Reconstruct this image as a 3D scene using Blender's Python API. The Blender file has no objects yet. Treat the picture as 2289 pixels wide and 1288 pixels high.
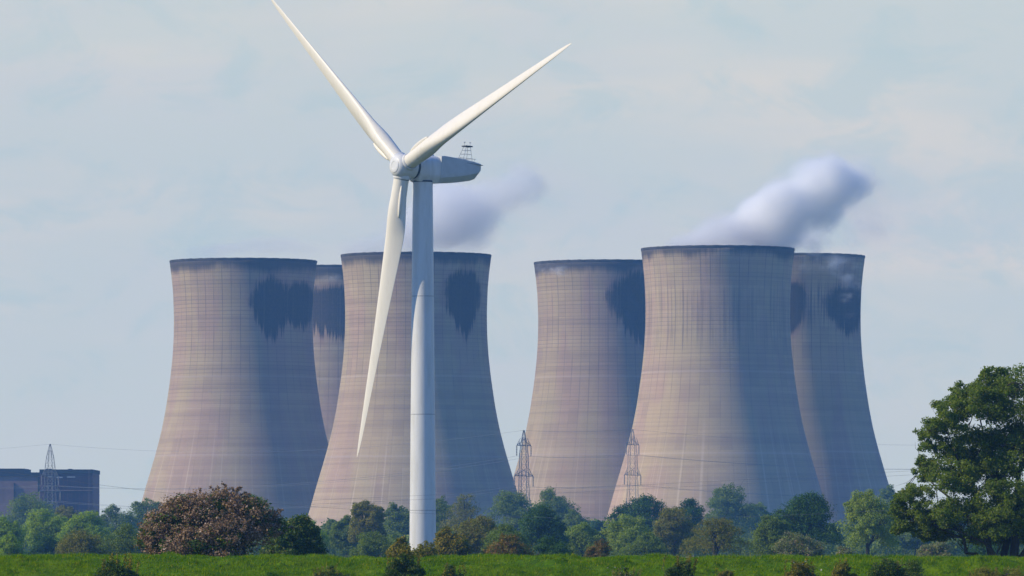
import bpy, bmesh, math, random
import numpy as np
from mathutils import Vector, Matrix

C = bpy.data.collections.new('scene'); bpy.context.scene.collection.children.link(C)
sc = bpy.context.scene
rng = np.random.default_rng(7)
R = math.radians
# ------------------------------------------------------------------ camera geometry
F = 14900.0; CX = 1144.5; HY = 1240.0; EYE = 3.0; PW = 2289.0

def X_(px, D): return (px - CX) / F * D
def Z_(py, D): return EYE + (HY - py) / F * D
def P(px, py, D): return np.array([X_(px, D), D, Z_(py, D)])
def M_(n, D): return n / F * D            # pixels -> metres

cam = bpy.data.cameras.new('camera'); co = bpy.data.objects.new('camera', cam); C.objects.link(co)
co.location = (0, 0, EYE); co.rotation_euler = (R(90), 0, 0)
cam.sensor_width = 36; cam.lens = 36 * F / PW; cam.shift_y = (HY - 644) / PW
cam.clip_start = 1; cam.clip_end = 40000
sc.camera = co

# ------------------------------------------------------------------ node helper
class NT:
    def __init__(s, tree): s.t = tree; s.n = tree.nodes; s.l = tree.links
    def node(s, typ, ins=None, **props):
        nd = s.n.new(typ)
        for k, v in props.items(): setattr(nd, k, v)
        for k, v in (ins or {}).items(): s.set(nd, k, v)
        return nd
    def set(s, nd, k, v):
        sk = nd.inputs[k]
        if isinstance(v, bpy.types.NodeSocket): s.l.new(v, sk)
        else:
            if sk.type == 'RGBA' and not isinstance(v, (int, float)) and len(v) == 3: v = (*v, 1)
            sk.default_value = v
    def m(s, op, a, b=0.0, c=0.0, clamp=False):
        nd = s.n.new('ShaderNodeMath'); nd.operation = op; nd.use_clamp = clamp
        s.set(nd, 0, a); s.set(nd, 1, b)
        if op in ('MULTIPLY_ADD', 'SMOOTH_MIN', 'COMPARE', 'WRAP'): s.set(nd, 2, c)
        return nd.outputs[0]
    def add(s, a, b): return s.m('ADD', a, b)
    def sub(s, a, b): return s.m('SUBTRACT', a, b)
    def mul(s, a, b): return s.m('MULTIPLY', a, b)
    def sstep(s, v, a, b, t0=0.0, t1=1.0):
        nd = s.n.new('ShaderNodeMapRange'); nd.interpolation_type = 'SMOOTHSTEP'
        s.set(nd, 0, v); 
        for i, q in enumerate((a, b, t0, t1)): s.set(nd, 1 + i, q)
        return nd.outputs[0]
    def lin(s, v, a, b, t0=0.0, t1=1.0):
        nd = s.n.new('ShaderNodeMapRange'); s.set(nd, 0, v)
        for i, q in enumerate((a, b, t0, t1)): s.set(nd, 1 + i, q)
        return nd.outputs[0]
    def mix(s, f, a, b, mode='MIX'):
        nd = s.n.new('ShaderNodeMix'); nd.data_type = 'RGBA'; nd.blend_type = mode
        s.set(nd, 0, f); s.set(nd, 6, a); s.set(nd, 7, b)
        return nd.outputs[2]
    def xyz(s, x, y, z):
        nd = s.n.new('ShaderNodeCombineXYZ'); s.set(nd, 0, x); s.set(nd, 1, y); s.set(nd, 2, z); return nd.outputs[0]
    def sep(s, v):
        nd = s.n.new('ShaderNodeSeparateXYZ'); s.set(nd, 0, v); return nd.outputs
    def noise(s, vec, scale=1.0, detail=2.0, rough=.5, dist=0.0):
        nd = s.node('ShaderNodeTexNoise', {'Vector': vec, 'Scale': scale, 'Detail': detail, 'Roughness': rough, 'Distortion': dist})
        return nd.outputs[0]
    def scale(s, vec, sx, sy, sz):
        nd = s.node('ShaderNodeVectorMath', {0: vec, 1: (sx, sy, sz)}, operation='MULTIPLY'); return nd.outputs[0]

def new_mat(name):
    m = bpy.data.materials.new(name); m.use_nodes = True
    nt = NT(m.node_tree)
    for n in list(nt.n): nt.n.remove(n)
    nt.out = nt.n.new('ShaderNodeOutputMaterial')
    return m, nt

def surf_mat(name, col, rough=.6, var=.12, scale=2.0, spec=.3, metal=0.0, tint=None):
    m, nt = new_mat(name)
    tc = nt.node('ShaderNodeTexCoord').outputs['Object']
    n = nt.noise(tc, scale, 4)
    c2 = tint or tuple(v * (1 - var * 2) for v in col)
    c = nt.mix(nt.sstep(n, .35, .7), col, c2)
    b = nt.node('ShaderNodeBsdfPrincipled', {'Base Color': c, 'Roughness': rough, 'Specular IOR Level': spec, 'Metallic': metal})
    nt.l.new(b.outputs[0], nt.out.inputs[0]); return m

# ------------------------------------------------------------------ mesh accumulator
class G:
    def __init__(s): s.v = []; s.f = []
    def ring_tube(s, pts, rad, n=8, cap=True):
        pts = [Vector(p) for p in pts]; base = len(s.v); k = len(pts)
        if not hasattr(rad, '__len__'): rad = [rad] * k
        t0 = (pts[1] - pts[0]).normalized()
        ref = Vector((0, 0, 1)) if abs(t0.z) < .9 else Vector((1, 0, 0))
        for i, p in enumerate(pts):
            t = (pts[min(i + 1, k - 1)] - pts[max(i - 1, 0)]).normalized()
            a = t.cross(ref).normalized(); b = a.cross(t)
            for j in range(n):
                an = 2 * math.pi * j / n
                s.v.append(tuple(p + (a * math.cos(an) + b * math.sin(an)) * rad[i]))
        for i in range(k - 1):
            for j in range(n):
                a0 = base + i * n + j; a1 = base + i * n + (j + 1) % n
                s.f.append((a0, a1, a1 + n, a0 + n))
        if cap:
            s.f.append(tuple(base + j for j in range(n))[::-1]); s.f.append(tuple(base + (k - 1) * n + j for j in range(n)))
        return s
    def loft(s, rings, cap=True):
        base = len(s.v); n = len(rings[0])
        for r in rings: s.v.extend(tuple(map(float, p)) for p in r)
        for i in range(len(rings) - 1):
            for j in range(n):
                a0 = base + i * n + j; a1 = base + i * n + (j + 1) % n
                s.f.append((a0, a1, a1 + n, a0 + n))
        if cap:
            s.f.append(tuple(base + j for j in range(n))[::-1]); s.f.append(tuple(base + (len(rings) - 1) * n + j for j in range(n)))
        return s
    def lathe(s, prof, n=48, M=None, cap=True):
        rings = []
        for r, z in prof:
            ring = [Vector((r * math.cos(2 * math.pi * j / n), r * math.sin(2 * math.pi * j / n), z)) for j in range(n)]
            rings.append([M @ p for p in ring] if M else ring)
        return s.loft(rings, cap)
    def box(s, lo, hi, M=None):
        b = len(s.v)
        for x in (lo[0], hi[0]):
            for y in (lo[1], hi[1]):
                for z in (lo[2], hi[2]):
                    p = Vector((x, y, z)); s.v.append(tuple(M @ p if M else p))
        for q in ((0, 1, 3, 2), (4, 6, 7, 5), (0, 4, 5, 1), (2, 3, 7, 6), (0, 2, 6, 4), (1, 5, 7, 3)): s.f.append(tuple(b + i for i in q))
        return s
    def obj(s, name, mat, parent=None, smooth=True, angle=None):
        me = bpy.data.meshes.new(name); me.from_pydata(s.v, [], s.f); me.update()
        bm = bmesh.new(); bm.from_mesh(me); bmesh.ops.recalc_face_normals(bm, faces=bm.faces); bm.to_mesh(me); bm.free()
        return link(name, me, mat, parent, smooth, angle)

def link(name, me, mat, parent=None, smooth=True, angle=None):
    if smooth: me.polygons.foreach_set('use_smooth', np.ones(len(me.polygons), bool))
    if angle is not None: me.set_sharp_from_angle(angle=R(angle))
    me.materials.append(mat)
    o = bpy.data.objects.new(name, me); C.objects.link(o)
    if parent: o.parent = parent
    return o

def tag(o, label=None, cat=None, group=None, kind=None):
    for k, v in (('label', label), ('category', cat), ('group', group), ('kind', kind)):
        if v: o[k] = v
    return o

def empty(name, loc, label, cat, group=None):
    o = bpy.data.objects.new(name, None); C.objects.link(o); o.location = loc; o.empty_display_size = 1
    return tag(o, label, cat, group)

# ------------------------------------------------------------------ sun, sky
SUN_EL = 35.0; SUN_AZ = -102.0            # azimuth from +Y, clockwise positive: the sun is to the left, a little on the viewer's side
sd = Vector((math.sin(R(SUN_AZ)) * math.cos(R(SUN_EL)), math.cos(R(SUN_AZ)) * math.cos(R(SUN_EL)), math.sin(R(SUN_EL))))
sl = bpy.data.lights.new('sun', 'SUN'); sl.energy = 4.5; sl.angle = R(.5); sl.color = (1, .87, .62)
so = bpy.data.objects.new('sun', sl); C.objects.link(so); so.rotation_euler = sd.to_track_quat('Z', 'Y').to_euler()

SKY_BASE, SKY_CREAM, SKY_LILAC, SKY_BLUE = (6.75, 7.2, 6.8), (8.3, 7.7, 6.7), (7.05, 7.1, 6.95), (5.3, 6.7, 6.7)
w = bpy.data.worlds.new('World'); sc.world = w; w.use_nodes = True
nt = NT(w.node_tree)
for n in list(nt.n): nt.n.remove(n)
out = nt.n.new('ShaderNodeOutputWorld')
sky = nt.node('ShaderNodeTexSky', sky_type='NISHITA', sun_disc=False, sun_elevation=R(SUN_EL), sun_rotation=R(SUN_AZ), air_density=1.0, dust_density=0.0, ozone_density=4.0)
tc = nt.node('ShaderNodeTexCoord').outputs['Generated']
elev = nt.sep(tc)[2]
clear = nt.mix(1.0, sky.outputs[0], (.58, 1.2, 2.0), 'MULTIPLY')
n1 = nt.noise(nt.scale(tc, 9, 9, 34), 1.0, 5, .55, .4)          # broad cream banks
n2 = nt.noise(nt.scale(tc, 22, 22, 48), 1.0, 6, .6, .8)         # lilac grey wisps
n3 = nt.noise(nt.scale(tc, 60, 60, 105), 1.0, 5, .6, .5)
c1 = nt.mix(nt.mul(nt.sstep(n1, .46, .72), .9), SKY_BASE, SKY_CREAM)
c2 = nt.mix(nt.mul(nt.sstep(n2, .42, .72), .6), c1, SKY_LILAC)
c3 = nt.mix(nt.mul(nt.sstep(nt.mul(n3, nt.add(n1, .5)), .48, .7), .5), c2, SKY_BLUE)
c3 = nt.mix(nt.sstep(elev, .10, .22), c3, clear)                # the cloud bank lies low on the horizon
bg = nt.node('ShaderNodeBackground', {'Color': c3, 'Strength': .1})
nt.l.new(bg.outputs[0], out.inputs[0])

# ------------------------------------------------------------------ cooling towers
PROF = [(0, 45.3), (6, 43.6), (15.2, 40.7), (20.2, 39.2), (28.1, 37), (35.4, 34.8), (42.3, 32.8), (49.7, 30.9), (57.9, 29.3), (68.4, 27.75),
        (76.8, 26.8), (85.1, 26.3), (93.2, 26.2), (102, 26.55), (108, 27.1), (113.8, 27.9)]
pz = np.array([p[0] for p in PROF]); pr = np.array([p[1] for p in PROF])

def concrete(name, stains, seed, rim=4.0, streaky=0.0, tone=1.0, band=(74, 84, 96, 103), side_shade=0.0):
    """cooling-tower concrete in unrolled coordinates: u = degrees round the shell, v = metres above ground.
    stains: (centre angle, centre height, half angle, half height, teardrop)"""
    m, nt = new_mat(name)
    uv = nt.node('ShaderNodeUVMap').outputs[0]
    ox, oy, _ = nt.sep(uv)
    a = nt.mul(ox, 360.0); z = nt.mul(oy, 114.0)
    # lift joints and vertical formwork joints
    strip = nt.sstep(z, 35, 95, .25, 1.0)
    hz = nt.m('FRACT', nt.m('DIVIDE', z, 1.45))
    hl = nt.sstep(nt.m('ABSOLUTE', nt.sub(hz, .5)), .34, .48)
    hrow = nt.noise(nt.xyz(seed, 0, nt.m('FLOOR', nt.m('DIVIDE', z, 1.45))), 7.3, 0)
    vz = nt.m('FRACT', nt.m('DIVIDE', a, 7.5))
    vl = nt.sstep(nt.m('ABSOLUTE', nt.sub(vz, .5)), .42, .49)
    vcol = nt.noise(nt.xyz(seed + 5, nt.m('FLOOR', nt.add(nt.m('DIVIDE', a, 7.5), .5)), nt.mul(z, .03)), 3.1, 1)
    patch = nt.noise(nt.xyz(nt.mul(a, .045), nt.mul(z, .03), seed), 1.0, 3, .55)
    blotch = nt.noise(nt.xyz(nt.mul(a, .02), nt.mul(z, .012), seed + 3), 2.0, 3, .5, .6)
    grain = nt.noise(nt.xyz(nt.mul(a, 1.3), nt.mul(z, .9), seed), 1.0, 3, .6)
    c = nt.mix(nt.sstep(blotch, .38, .62), (.465, .355, .22), (.43, .30, .22))
    c = nt.mix(nt.mul(nt.sstep(patch, .4, .7), .5), c, (.40, .335, .205))
    c = nt.mix(nt.lin(grain, .2, .8, 0.0, .16), c, (.2, .16, .15))
    pour = nt.noise(nt.xyz(nt.mul(a, .004), nt.mul(z, .42), seed + 61), 1.0, 3, .7)
    c = nt.mix(nt.sstep(pour, .46, .68, 0.0, .34), c, (.24, .18, .15))
    c = nt.mix(nt.sstep(pour, .46, .30, 0.0, .22), c, (.60, .48, .33))
    cell = nt.noise(nt.xyz(nt.m('FLOOR', nt.m('DIVIDE', a, 7.5)), nt.m('FLOOR', nt.m('DIVIDE', z, 5.8)), seed + 67), 4.7, 0)
    c = nt.mix(nt.sstep(cell, .60, .72, 0.0, .3), c, (.30, .22, .17))
    # pale lime runs fanning down the flared foot
    fan = nt.noise(nt.xyz(nt.mul(a, .55), nt.mul(z, .006), seed + 8), 1.0, 2, .5)
    c = nt.mix(nt.mul(nt.mul(nt.sstep(fan, .56, .74), nt.sstep(z, 62, 25)), .38), c, (.70, .58, .46))
    runs = nt.noise(nt.xyz(nt.mul(a, 1.1), nt.mul(z, .02), seed + 2), 1.0, 2, .5)
    c = nt.mix(nt.mul(nt.sstep(runs, .55, .75), nt.sstep(z, 50, 108, .05, .3)), c, (.17, .14, .14))
    c = nt.mix(nt.mul(nt.mul(hl, strip), nt.lin(hrow, .3, .7, .12, .5)), c, (.15, .115, .105))
    c = nt.mix(nt.mul(nt.mul(vl, strip), nt.lin(vcol, .3, .65, .05, .6)), c, (.13, .10, .10))
    # thin pale casting bands
    for bz in (39.0, 68.5):
        c = nt.mix(nt.mul(nt.sstep(nt.m('ABSOLUTE', nt.sub(z, bz + seed % 3)), .55, .1), .22), c, (.6, .5, .46))
    if tone != 1.0: c = nt.mix(1.0, c, (tone, tone, tone), 'MULTIPLY')
    if side_shade:  # painted shade: concrete colour darkens round the side away from the sun
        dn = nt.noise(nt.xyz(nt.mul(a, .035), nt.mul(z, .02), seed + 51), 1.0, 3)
        c = nt.mix(nt.mul(nt.sstep(nt.add(a, nt.mul(nt.sub(dn, .5), 90.0)), 55, 105), side_shade), c, (.12, .10, .11))
    # soot stains with dripping edges
    drip = nt.noise(nt.xyz(nt.mul(a, .5), nt.mul(z, .012), seed + 11), 1.0, 4, .75)
    comb = nt.noise(nt.xyz(nt.mul(a, 1.5), nt.mul(z, .02), seed + 13), 1.0, 2, .6)
    blot = nt.noise(nt.xyz(nt.mul(a, .09), nt.mul(z, .11), seed + 19), 1.0, 3, .6)
    drip2 = nt.noise(nt.xyz(nt.mul(a, .12), nt.mul(z, .03), seed + 17), 1.0, 2, .5)
    tot = None
    for (a0, z0, ra, rz, tear) in stains:
        zz = nt.sub(nt.add(z, nt.mul(nt.mul(nt.sub(drip, .5), rz * 1.3), nt.lin(z, z0 - rz * .4, z0 + rz * .6, 1.0, .25))), z0)
        aa = nt.add(nt.sub(a, a0), nt.mul(nt.sub(drip2, .5), ra * .35))
        wid = nt.lin(zz, -rz, rz * .3, 1.0 - tear, 1.0)
        q = nt.add(nt.m('POWER', nt.m('DIVIDE', aa, nt.mul(wid, ra)), 2.0), nt.m('POWER', nt.m('DIVIDE', zz, rz), 2.0))
        halo = nt.sstep(q, 1.75, 1.05)
        c = nt.mix(nt.mul(halo, .28), c, (.36, .20, .16))
        q2 = nt.add(q, nt.add(nt.mul(nt.sub(comb, .5), 1.15), nt.mul(nt.sub(blot, .5), 1.2)))
        s = nt.sstep(q2, 1.25, .72)
        tot = s if tot is None else nt.m('MAXIMUM', tot, s)
    if tot is not None:
        pale = nt.sstep(nt.noise(nt.xyz(nt.mul(a, .9), nt.mul(z, .004), seed + 23), 1.0, 1), .64, .72, 0.0, .22)
        dark = nt.mix(pale, (.028, .030, .04), (.2, .19, .19))
        c = nt.mix(nt.mul(tot, nt.lin(grain, .2, .8, .97, .8)), c, dark)
    if streaky:
        sk = nt.noise(nt.xyz(nt.mul(a, .5), nt.mul(z, .02), seed + 31), 1.0, 2)
        bnd = nt.mul(nt.sstep(z, band[0], band[1]), nt.sstep(z, band[3], band[2]))
        c = nt.mix(nt.mul(nt.mul(nt.sstep(sk, .47, .62), bnd), streaky), c, (.08, .075, .085))
    # wet dark rim
    edge = nt.noise(nt.xyz(nt.mul(a, .05), 0, seed + 41), 1.0, 3)
    edge2 = nt.noise(nt.xyz(nt.mul(a, .9), 0, seed + 43), 1.0, 2)
    zt = nt.add(nt.sub(z, 113.9 - rim), nt.mul(nt.add(nt.sub(edge, .5), nt.mul(nt.sub(edge2, .5), .25)), 8.0))
    c = nt.mix(nt.mul(nt.sstep(zt, -2.2, 1.6), .85), c, (.045, .045, .055))
    bh = nt.add(nt.mul(hl, -.3), nt.mul(grain, .4))
    bump = nt.node('ShaderNodeBump', {'Height': bh, 'Strength': .25, 'Distance': .3})
    b = nt.node('ShaderNodeBsdfPrincipled', {'Base Color': c, 'Roughness': .92, 'Specular IOR Level': .1, 'Normal': bump.outputs[0]})
    nt.l.new(b.outputs[0], nt.out.inputs[0]); return m

rim_mat = surf_mat('rim_concrete', (.075, .07, .075), .9, .25, .3)

def cooling_tower(cx, D, ytop, mat, label):
    H = Z_(ytop, D - 27); k = H / 113.8
    root = empty('cooling_tower', (X_(cx, D), D, 0), label, 'cooling tower', 'cooling towers of the power station')
    N = 144; zs = np.concatenate([np.linspace(0, 100, 41), np.linspace(102, 113.8, 9)])
    # smooth spline through the measured profile
    rs = np.interp(zs, pz, pr); ker = np.array([1, 2, 3, 2, 1]) / 9.0
    rs = np.convolve(np.pad(rs, 2, mode='edge'), ker, 'valid') * .5 + rs * .5
    v = []; f = []; uvs = []
    aa = np.linspace(-90, 270, N + 1)
    for z, r in zip(zs, rs):
        for a in aa:
            v.append((-math.cos(R(a)) * r * k, -math.sin(R(a)) * r * k, z * k))
    W = N + 1
    for i in range(len(zs) - 1):
        for j in range(N):
            q = (i * W + j, i * W + j + 1, (i + 1) * W + j + 1, (i + 1) * W + j); f.append(q[::-1] if False else q)
    me = bpy.data.meshes.new('shell'); me.from_pydata(v, [], f); me.update()
    ul = me.uv_layers.new(name='UVMap')
    li = np.empty(len(me.loops), np.int32); me.loops.foreach_get('vertex_index', li)
    u = np.tile(aa / 360, len(zs)); vv = np.repeat(zs / 114.0, W)
    ul.data.foreach_set('uv', np.stack([u[li], vv[li]], 1).ravel().astype(np.float32))
    sh = link('shell', me, mat, root)
    md = sh.modifiers.new('thickness', 'SOLIDIFY'); md.thickness = .9; md.offset = -1
    rt = rs[-1]; g = G()
    sec = [(rt - .95, 113.2), (rt - .02, 113.2), (rt + .06, 113.5), (rt + .08, 114.0), (rt + .02, 114.1), (rt - .8, 114.1), (rt - .95, 114.0)]
    ng = 144
    for j in range(ng):
        an = 2 * math.pi * j / ng
        dz = .1 * math.sin(j * 2.3) * math.sin(j * .77)
        for r, z in sec: g.v.append((r * k * math.cos(an), r * k * math.sin(an), z * k + (dz if z > 113.5 else 0)))
    ns = len(sec)
    for j in range(ng):
        for i in range(ns):
            a0 = j * ns + i; a1 = j * ns + (i + 1) % ns; b0 = ((j + 1) % ng) * ns + i; b1 = ((j + 1) % ng) * ns + (i + 1) % ns
            g.f.append((a0, b0, b1, a1))
    g.obj('rim', rim_mat, root, smooth=False)
    return root

cooling_tower(544, 2495, 578, concrete('concrete_first', [(117, 95.5, 20, 11.5, .45), (149, 97, 30, 8.5, .25)], 1.3, 3.6, side_shade=.14),
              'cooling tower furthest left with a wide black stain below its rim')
cooling_tower(760, 2760, 594, concrete('concrete_second', [(85, 96, 26, 10, .3)], 4.7, 4.5),
              'cooling tower mostly hidden in the gap left of the turbine blade')
cooling_tower(930, 2310, 564, concrete('concrete_third', [(134, 95, 22, 13, .7)], 9.2, 3.0, tone=1.03),
              'cooling tower directly behind the white turbine mast')
cooling_tower(1357, 2640, 582, concrete('concrete_fourth', [(118, 95.5, 29, 14.5, .75)], 13.6, 3.8, tone=.95),
              'cooling tower with the lattice pylon at its left foot, half hidden on its right')
cooling_tower(1604.5, 2400, 550, concrete('concrete_fifth', [], 18.4, 2.6, .3, tone=1.12),
              'unobstructed front cooling tower, the nearest and cleanest, no black stain')
cooling_tower(1766, 2490, 567, concrete('concrete_sixth', [(88, 94, 14, 10, .3), (146, 94, 30, 9.5, .3)], 22.9, 1.5, .9, tone=1.08, band=(84, 93, 98, 106)),
              'cooling tower furthest right with steam drifting over its rim')

# ------------------------------------------------------------------ wind turbine
white, nt = new_mat('turbine_white')
tc = nt.node('ShaderNodeTexCoord').outputs['Object']
stn = nt.noise(nt.scale(tc, 1.2, 1.2, .18), 1.0, 4, .6)
fine = nt.noise(tc, 3.0, 4)
c = nt.mix(nt.sstep(stn, .42, .72, 0, .6), (.71, .70, .67), (.56, .54, .48))
c = nt.mix(nt.lin(fine, .3, .7, 0, .1), c, (.5, .5, .45))
b = nt.node('ShaderNodeBsdfPrincipled', {'Base Color': c, 'Roughness': .42, 'Specular IOR Level': .35})
nt.l.new(b.outputs[0], nt.out.inputs[0])
blade_mat, nt = new_mat('blade_gelcoat')
tc = nt.node('ShaderNodeTexCoord').outputs['Object']
fine = nt.noise(nt.scale(tc, 2, 2, .5), 1.0, 5, .6)
c = nt.mix(nt.sstep(fine, .45, .75, 0, .4), (.80, .74, .61), (.68, .61, .48))
b = nt.node('ShaderNodeBsdfPrincipled', {'Base Color': c, 'Roughness': .4, 'Specular IOR Level': .35})
nt.l.new(b.outputs[0], nt.out.inputs[0])
seal = surf_mat('dark_seal', (.05, .055, .06), .7)
steel = surf_mat('grey_steel', (.28, .30, .32), .5, metal=.3)

TX, TY = -12.09, 903.0
turb = empty('wind_turbine', (TX, TY, 0), 'white three bladed wind turbine standing in front of the cooling towers', 'wind turbine')
psi, tau, th0, BL, cone, ov, hz = .9082, .0514, .0683, 39.85, .0302, 3.31, 55.31
n0 = Vector((-math.sin(psi), -math.cos(psi), 0)); ez = Vector((0, 0, 1))
nn = n0 * math.cos(tau) + ez * math.sin(tau); UU = ez * math.cos(tau) - n0 * math.sin(tau); RR = Vector((math.cos(psi), -math.sin(psi), 0))
hub = nn * ov + ez * hz
def frame(o, x, y, z): return Matrix(((x.x, y.x, z.x, o.x), (x.y, y.y, z.y, o.y), (x.z, y.z, z.z, o.z), (0, 0, 0, 1)))
seam = surf_mat('weathered_seam', (.42, .42, .40), .6)
# mast: tapering steel sections with faint flange rings
zt = 53.45
g = G(); prof = []
for i in range(61):
    z = zt * i / 60; prof.append((1.84 - .48 * z / zt, z))
g.lathe(prof, 64); g.obj('mast', white, turb, angle=40)
for zz in (9.0, 22.0, 38.0):
    r = 1.84 - .48 * zz / zt
    G().lathe([(r - .02, zz - .05), (r + .012, zz - .05), (r + .012, zz + .05), (r - .02, zz + .05)], 64).obj('flange_ring', seam, turb, angle=30)
G().lathe([(1.2, zt), (1.42, zt), (1.42, zt + .22), (1.2, zt + .22)], 48).obj('yaw_bearing', seal, turb, angle=30)
# nacelle: loft along the shaft axis (x = rearward, y = to the viewer's right, z = up)
NM = frame(ez * hz, -nn, RR, UU)
def sect(u, a, zt_, zb, rt, chine, ab):
    """half width a, top, bottom, roof radius, chine height, bottom half width"""
    pts = []
    for i in range(5):
        t = i / 4 * math.pi / 2; pts.append((a - rt + rt * math.cos(t), zt_ - rt + rt * math.sin(t)))
    right = [(ab, zb), (a * .97, zb + .12 + (chine - zb) * .55), (a, chine)] + pts
    left = [(-y, z) for y, z in right[::-1]]
    return [NM @ Vector((u, y, z)) for y, z in right + left]
g = G()
g.loft([sect(-1.45, 1.45, 1.5, -1.65, 1.2, -.7, .8), sect(-1.2, 1.6, 1.72, -1.86, 1.2, -.7, 1.0), sect(.2, 1.66, 1.8, -1.92, 1.15, -.75, 1.1),
        sect(1.9, 1.66, 1.78, -1.9, 1.1, -.7, 1.05)])
g.obj('nacelle', white, turb, angle=35)
g = G()
g.loft([sect(1.86, 1.7, 1.78, -1.88, .1, -.85, 1.1), sect(2.3, 1.72, 1.86, -1.84, .08, -.7, 1.05), sect(5.2, 1.68, 1.72, -1.5, .08, -.25, .85), sect(7.6, 1.55, 1.5, -1.05, .08, .35, .62), sect(8.5, 1.45, 1.38, -.72, .08, .55, .5), sect(8.85, 1.4, 1.32, -.1, .08, .6, .45)])
g.obj('rear_housing', surf_mat('nacelle_grey', (.56, .575, .57), .5, .06, .8), turb, smooth=False)
G().box((2.2, -1.5, 1.45), (9.0, 1.62, 1.53), NM @ Matrix.Rotation(R(2.2), 4, 'Y')).obj('roof_deck', steel, turb, smooth=False)
G().box((.5, -.45, 1.74), (1.5, .45, 2.0), NM).obj('roof_hatch', white, turb, smooth=False)
G().lathe([(1.2, 1.42), (1.5, 1.42), (1.5, 1.78), (1.2, 1.78)], 48, frame(ez * hz, RR, UU, nn)).obj('hub_seal', seal, turb, angle=30)
# met mast on the tail
g = G()
def npt(u, v, z): return NM @ Vector((u, v, z))
b0 = [(6.2, -.7), (6.2, .7), (7.9, .7), (7.9, -.7)]
tops = [(7.05, -.3), (7.05, .3), (7.75, .3), (7.75, -.3)]
for (u, v), (u2, v2) in zip(b0, tops): g.ring_tube([npt(u, v, 1.3), npt(u2, v2, 3.6)], .028, 5)
for t in (.3, .55, .78):
    q = [(b[0] + (c_[0] - b[0]) * t, b[1] + (c_[1] - b[1]) * t, 1.3 + 2.3 * t) for b, c_ in zip(b0, tops)]
    for i in range(4): g.ring_tube([npt(*q[i]), npt(*q[(i + 1) % 4])], .02, 5)
for u0, u1 in ((5.6, 8.4),):
    for v in (-.8, .8): g.ring_tube([npt(u0, v, 1.95), npt(u1, v, 1.95)], .02, 5)
    for u in (u0, u1): g.ring_tube([npt(u, -.8, 1.95), npt(u, .8, 1.95)], .02, 5); 
    for u in (u0 + .3, u1 - .4):
        for v in (-.8, .8): g.ring_tube([npt(u, v * .9, 1.35), npt(u + (.25 if u > 7 else -.25), v, 1.95)], .02, 5)
mm = g.obj('instrument_mast', steel, turb, smooth=False)
g = G().box((6.85, -.5, 3.58), (8.0, .5, 3.74), NM); g.obj('sensor_bar', seal, mm, smooth=False)
for u in (6.95, 7.9):
    G().ring_tube([npt(u, 0, 3.7), npt(u, 0, 4.2)], .02, 5).ring_tube([npt(u - .12, 0, 4.2), npt(u + .12, 0, 4.2)], .05, 6).obj('wind_sensor', steel, mm, smooth=False)
# hub (spinner)
HM = frame(hub, RR, UU, nn)
hubo = G().lathe([(1.35, -1.5), (1.62, -1.42), (1.66, -1.0), (1.66, .55), (1.55, 1.0), (1.3, 1.35), (1.02, 1.52), (.98, 1.53)], 56, HM).obj('hub', white, turb, angle=28)
G().lathe([(.98, 1.5), (.98, 1.58), (.9, 1.62), (.55, 1.63), (.5, 1.60)], 40, HM).obj('nose_cap', white, hubo, angle=25)
# blades
ST = [(1.75, 2.08, 1.0, 0), (3.0, 2.08, 1.0, 12), (4.5, 2.2, .9, 12), (6.0, 2.55, .74, 12), (7.5, 2.85, .6, 11), (9.5, 2.95, .48, 10), (12, 2.8, .40, 8.5), (15, 2.55, .34, 7), (18, 2.25, .30, 6),
      (22, 1.88, .27, 4.5), (26, 1.54, .25, 3), (30, 1.22, .23, 2), (34, .90, .21, 1), (37, .62, .19, .5), (38.8, .38, .18, 0), (39.5, .18, .18, 0), (39.85, .04, .2, 0)]
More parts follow.
